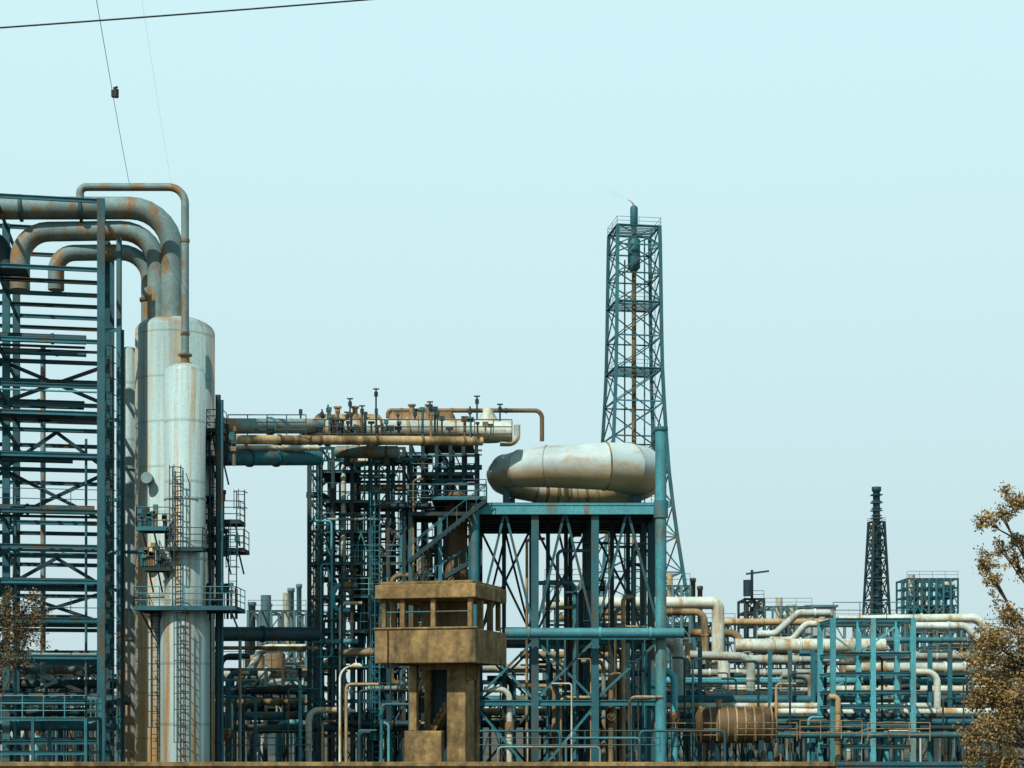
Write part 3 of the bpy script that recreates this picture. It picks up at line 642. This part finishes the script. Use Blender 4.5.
for i in range(110):
    px=R.uniform(664,1005); dd=R.uniform(119,150); t=R.uniform(650,740)
    L_=R.uniform(8,40)*R.choice([-1,1]); r=R.choice([.05,.06,.06,.08,.08,.1,.12,.2,.26])
    pipe([at(px+L_,t,dd),at(px,t,dd),Vector((wx(px,dd),dd,.1))],r,R.choice([PALE,OCH,TM,TL,TD,TM,VAP,TD,TD]),label='short vertical drop pipe below the rack',flanges=2,valve=R.random()<.3,seg=12,sm=True)
for px in(930,950,972,700,770,790,813):
    b=MB(); dd=127; b.beam((wx(px,dd),dd,0),(wx(px,dd),dd,wz(650,dd)),.3,.3,True); solo(b,'rack_post',TM,'teal steel post holding up yard pipes','steel post','rack posts')
vessel(694,776,725,118.2,1.25,RUST,'ribbed rusty horizontal storage drum by the railings',9,nz=(.3,),bm=OCH)
for px,py,d_ in((655,741,115),(735,741,113),(800,739,112),(868,741,112)):
    b=MB(); b.rail([at(px,py,d_),at(px+62,py,d_)],h=1.2,step=1.2,t=.035,mid=3); solo(b,'guard_rail',OCH,'ochre steel guard rail around yard equipment','railing','yard guard rails')
for a,c,py,r,m,dd in((205,310,690,.3,TD,116),(205,310,702,.22,OCH,118),(205,480,716,.3,TM,120),(205,480,728,.24,TD,112),(218,310,675,.5,PALE,128),(480,660,700,.35,TM,132),(480,660,712,.3,OCH,128),(480,660,668,.35,PALE,136),(520,660,655,.3,OCH,138),(480,660,724,.26,TD,122),(-40,100,668,.4,VAP,108),(-40,100,655,.3,TD,110),(-40,130,700,.3,TM,100),(-40,130,712,.25,TD,104),(545,640,606,.35,PALE,150),(560,640,618,.28,OCH,152),(-40,130,684,.3,TD,106),(-40,130,725,.35,TM,103)):
    ppx([(a,py,dd),(c,py,dd)],r,m,flanges=5)
ppx([(250,672,126),(262,648,126),(306,648,126)],.3,PALE,label=PL)
for i in range(150):
    px=R.choice([R.uniform(215,310),R.uniform(310,470),R.uniform(490,655),R.uniform(-5,100)]); dd=R.uniform(105,135); t=R.uniform(655,742); L_=R.uniform(8,40)*R.choice([-1,1])
    pipe([at(px+L_,t,dd),at(px,t,dd),Vector((wx(px,dd),dd,.1))],R.choice([.05,.06,.06,.08,.1,.12,.2]),R.choice([PALE,OCH,TM,TL,TD,TD,TM,VAP]),label='short vertical drop pipe in the yard',flanges=2,valve=R.random()<.4,seg=10,sm=True)
d=84; e=frame('low light teal walkway frame with railings',Vector((wx(-20,d),d,0)),[0,2.6,5.2],[0,3],[wz(752,d),wz(718,d)],.14,.14,TM,name='walkway_frame',cat='walkway')
b=MB(); b.rail([(0,0,wz(718,d)),(5.2,0,wz(718,d)),(5.2,3,wz(718,d))],t=.028,step=1,mid=3); part(b,'railing',TL,e)
b=MB(); b.box((2.6,1.5,wz(718,d)+.03),(5.2,3,.05)); part(b,'deck',TM,e)
d=100
for a,c,t,m in((472,560,731,TM),(566,640,738,TL),(640,725,731,TM),(498,600,747,VAP)):
    ppx([(a,768,d),(a,t,d),(c,t,d),(c,768,d)],.07,m,label='thin looped handrail pipe above the wall',bend=.25,name='handrail_loop',cat='railing',group='looped handrails',seg=8)
for px0,px1,d_ in((205,310,104),(478,560,103),(560,660,104)):
    b=MB(); b.rail([at(px0,752,d_),at(px1,752,d_)],h=1.3,step=1.3,t=.035,mid=3); solo(b,'guard_rail',TM,'teal steel guard rail around yard equipment','railing','yard guard rails')
# one object for the countless small-bore lines
me=bpy.data.meshes.new('small_bore_piping'); me.from_pydata(SM_.v,[],SM_.f); me.polygons.foreach_set('use_smooth',SM_.s)
for m in SMM: me.materials.append(m)
me.polygons.foreach_set('material_index',SMI); me.update()
so_=bpy.data.objects.new('small_bore_piping',me); COL.objects.link(so_); so_['kind']='stuff'; so_['label']='tangle of thin teal and ochre small-bore piping'; so_['category']='piping'

# ---------------------------------------------------------------- perimeter wall
b=MB(); d=54; z=wz(762,d)
x0,x1=wx(-60,d),wx(834,d)
e=thing('perimeter_wall','long low ochre brick perimeter wall with coping','wall',((x0+x1)/2,d,0))
b.box(((x0+x1)/2,d,z/2-.06),(x1-x0,.25,z-.12)); part(b,'wall_body',CONC,e)
b=MB(); b.box(((x0+x1)/2,d,z-.06),(x1-x0,.42,.12)); part(b,'coping',CONC,e)
xa,xb=x1+.05,wx(1100,d); e=thing('perimeter_wall','low grey-blue perimeter wall section','wall',((xa+xb)/2,d,0)); b=MB(); b.box(((xa+xb)/2,d,z/2-.05),(xb-xa,.25,z-.1)); part(b,'wall_body',TM,e); b=MB(); b.box(((xa+xb)/2,d,z-.05),(xb-xa,.36,.1)); part(b,'coping',TM,e)

# ---------------------------------------------------------------- watchtower
d=62; s=d/F; th=math.radians(16.7); Wd=104*s
ctr=Vector((wx(440,d),d+Wd*.5,0)); wt=thing('watchtower','ochre concrete guard watchtower with open lookout','watchtower',ctr,-th)
def zz(py): return wz(py,d)
h=Wd/2
def bx_(name,x0,x1,y0,y1,z0,z1,m=CONC):
    b=MB(); b.box(((x0+x1)/2,(y0+y1)/2,(z0+z1)/2),(x1-x0,y1-y0,z1-z0)); o=part(b,name,m,wt)
    bv=o.modifiers.new('b','BEVEL'); bv.width=.03; bv.segments=2
    return o
bx_('roof',-h-.05,h+.05,-h-.05,h+.05,zz(598),zz(584)); bx_('roof_ledge',-h+.1,h-.1,-h+.1,h-.1,zz(584),zz(580.5))
bx_('parapet',-h-.05,h+.05,-h-.05,-h+.15,zz(663),zz(629)); bx_('parapet',-h-.05,h+.05,h-.15,h+.05,zz(663),zz(629))
bx_('parapet',-h-.05,-h+.15,-h+.153,h-.153,zz(663),zz(629)); bx_('parapet',h-.15,h+.05,-h+.153,h-.153,zz(663),zz(629))
bx_('sill',-h-.1,h+.1,-h-.1,-h+.18,zz(629)+.002,zz(627))
bx_('floor',-h+.15,h-.15,-h+.15,h-.15,zz(661),zz(655))
for x in(-h+.22,-h+.95,0.25,h-.22):
    for y in(-h+.2,h-.2): bx_('post',x-.09,x+.09,y-.09,y+.09,zz(627),zz(598))
for y in(-.6,.6): bx_('post',h-.31,h-.09,y-.09,y+.09,zz(629),zz(598)); bx_('post',-h+.09,-h+.31,y-.09,y+.09,zz(629),zz(598))
bx_('inner_wall',-h+1.0,h-.8,.2,.3,zz(655),zz(598),RUST)
bx_('window_rail',-h+.3,h-.3,-h+.17,-h+.23,zz(612),zz(610.5),TM)
ox=.38   # narrower stem set in from the cabin
bx_('leg',-1.34+ox,-1.04+ox,-h+.9,-h+1.2,zz(731),zz(663)); bx_('leg',-1.3+ox,-1.04+ox,h-1.3,h-.95,0,zz(663))
bx_('leg',.14+ox,.86+ox,-h+.9,-h+1.15,0,zz(663)); bx_('leg',.5+ox,.8+ox,h-1.3,h-.95,0,zz(663))
bx_('side_wall',.66+ox,.855+ox,-h+1.153,-h+2.0,0,zz(663)); bx_('base_block',-1.40+ox,.05+ox,-h+.55,-h+.897,0,zz(731))
bx_('cross_beam',-1.04+ox,.14+ox,-h+.95,-h+1.15,zz(669),zz(663)); bx_('bracket_beam',.86+ox,1.2+ox,-h+.95,-h+1.15,zz(680),zz(663))
b=MB(); b.beam((-1.0+ox,-h+1.02,zz(690)),(-.72+ox,-h+1.02,zz(668)),.12,.12); part(b,'knee_brace',CONC,wt)
b=MB(); a=Vector((-.62,0,zz(740))); c=Vector((.5,0,zz(690))); y0=-h+2.4
b.beam(a+Vector((0,y0,0)),c+Vector((0,y0,0)),.8,.18)
for i in range(9): q=a.lerp(c,(i+.5)/9); b.box((q.x,y0,q.z+.16),(.16,.8,.2))
part(b,'stair_flight',CONC,wt)
bx_('rear_wall',-.9,.7,h-1.1,h-1.0,zz(768),zz(663),TD)
b=MB(); b.tube([(-1.42,-h-.08,zz(630)),(-1.42,-h-.08,zz(663)),(-1.0+ox,-h+.85,zz(665)),(-.98+ox,-h+.86,0.2)],.025,6); part(b,'conduit',BLACK,wt)

# ---------------------------------------------------------------- street lamp
def lamp(px,py,d,sx=1):
    x=wx(px,d); z=wz(py,d); e=thing('street_lamp','slim white street lamp with curved arm above the yard','street lamp',(x,d,0))
    b=MB(); b.tube([(x,d,0),(x,d,z-.5)]+[(x+sx*.5*(1-math.cos(t)),d,z-.5+.5*math.sin(t)) for t in(.3,.6,.9,1.2,1.5)],[.06]+[.045]*6,10); part(b,'pole',WHITE,e)
    b=MB(); b.tube([(x+sx*.45,d,z),(x+sx*.55,d,z+.02),(x+sx*.75,d,z+.01),(x+sx*.85,d,z-.02)],[.05,.1,.1,.04],10); part(b,'lamp_head',WHITE,e)
lamp(340,666,66)
# ---------------------------------------------------------------- cables
def cable(a,c,sag,r,label):
    b=MB(); n=24; b.tube([a.lerp(c,i/n)-Vector((0,0,sag*4*(i/n)*(1-i/n))) for i in range(n+1)],r,6); return solo(b,'overhead_cable',BLACK,label,'cable','overhead cables')
cable(at(-120,36,44),at(620,-22,46),.05,.022,'thick black overhead power cable')
c=cable(at(129,183,96.5),at(88,-50,60),.15,.014,'thin guy cable rising from the rack top')
p=at(129,183,96.5).lerp(at(88,-50,60),.5)
k=MB(); k.box(p,(.16,.2,.3)); k.tube([p+Vector((.12,0,-.16)),p+Vector((.12,0,.2))],.13,8); k.tube([p+Vector((0,0,.25)),p+Vector((.2,0,.32))],.05,6); part(k,'clamp',BLACK,c)
cable(at(172,188,97),at(134,-50,60),.1,.003,'very thin pale overhead wire')

# ---------------------------------------------------------------- trees
def tree(label,base,trunk_top,clumps,lm,n,ls,tr=.16):
    e=thing('tree',label,'tree',base)
    b=MB(); m1=base.lerp(trunk_top,.5)+Vector((.15,0,0)); b.tube([base,m1,trunk_top],[tr,tr*.75,tr*.4],10)
    for c,r,dn in clumps:
        t=R.uniform(.3,.95); st_=base.lerp(trunk_top,t) if t<.5 else m1.lerp(trunk_top,(t-.5)*2)
        if st_.z>c.z: st_=base.lerp(trunk_top,max(.1,(c.z-base.z)/(trunk_top.z-base.z)*.8))
        md=st_.lerp(c,.5)+Vector((R.uniform(-.2,.2),R.uniform(-.2,.2),R.uniform(0,.3)))
        b.tube([st_,md,c],[tr*.35,tr*.2,tr*.08],6)
        for _ in range(7):
            q=c+Vector([R.gauss(0,1) for _ in range(3)]).normalized()*r*R.uniform(.7,1.15); b.tube([md.lerp(c,.6),c.lerp(q,.4)+Vector((0,0,.06)),q],[tr*.1,tr*.07,tr*.03],4)
    part(b,'trunk',BARK,e)
    b=MB()
    tot=sum(r**2*dn for _,r,dn in clumps)
    for c,r,dn in clumps:
        subs=[c+Vector([R.gauss(0,.55)*r for _ in range(3)]) for _ in range(14)]
        for _ in range(int(n*r*r*dn/tot)):
            sb=R.choice(subs); p=sb+Vector([R.gauss(0,.24)*r for _ in range(3)])
            u=Vector([R.gauss(0,1) for _ in range(3)]).normalized(); v=u.orthogonal().normalized(); q=Quaternion(u,R.random()*6.3); v=q@v
            L_=ls*R.uniform(.5,1.4); 
            b.add([p,p+u*L_*.5+v*L_*.28,p+u*L_,p+u*L_*.5-v*L_*.28],[(0,1,2,3)])
    part(b,'crown',lm,e)
d=46; s=d/F
cl=[(at(px,py,d+R.uniform(-.7,.7)),r*s,1.5) for px,py,r in((1014,504,13),(1002,516,6),(985,522,9),(1020,540,9),(1000,548,7),(984,566,10),(993,580,8),(1013,560,7),(1050,560,22))]
cl+=[(at(px,py,d+R.uniform(-1,1)),r*s,1.0) for px,py,r in((1010,618,12),(1008,630,18),(990,645,16),(1012,660,22),(974,660,12),(992,685,19),(1016,700,22),(974,700,14),(988,728,18),(1010,742,22),(970,735,11),(1000,765,18),(974,755,12),(1040,650,26),(1050,700,30),(1020,680,18),(1000,705,18))]
tree('dry golden-brown tree leaning over the yard',Vector((wx(1075,d),d,0)),at(1062,500,d),cl,LEAF,30000,.085)
d=72; s=d/F
cl=[(at(px,py,d+R.uniform(-1,1)),r*s,1) for px,py,r in((8,605,14),(28,606,12),(15,625,18),(40,615,10),(-10,620,20),(5,645,20),(28,636,14),(-15,655,24),(12,658,13))]
tree('sparse dark brown tree in front of the rack',Vector((wx(-22,d),d,0)),at(-6,610,d),cl,LEAFG,7500,.11)
b=MB()
for i in range(16000):
    x=R.uniform(-330,330); dd=R.uniform(440,500); hmax=7+3*math.sin(x*.05)+2*math.sin(x*.21+1)+R.uniform(-1.5,1.5); p=Vector((x,dd,R.uniform(.2,1)**.8*hmax))
    u=Vector([R.gauss(0,1) for _ in range(3)]).normalized(); v=u.orthogonal().normalized(); L_=R.uniform(.7,1.6)
    b.add([p,p+u*L_*.5+v*L_*.4,p+u*L_,p+u*L_*.5-v*L_*.4],[(0,1,2,3)])
o=mkobj(b,'distant_trees',LEAFG,(0,470,0)); o.location=(0,470,0); o['kind']='stuff'; o['label']='far hazy line of dark trees on the horizon'; o['category']='trees'
for o in bpy.data.objects:
    if '_l' in o: del o['_l']
print('objects',len(bpy.data.objects))
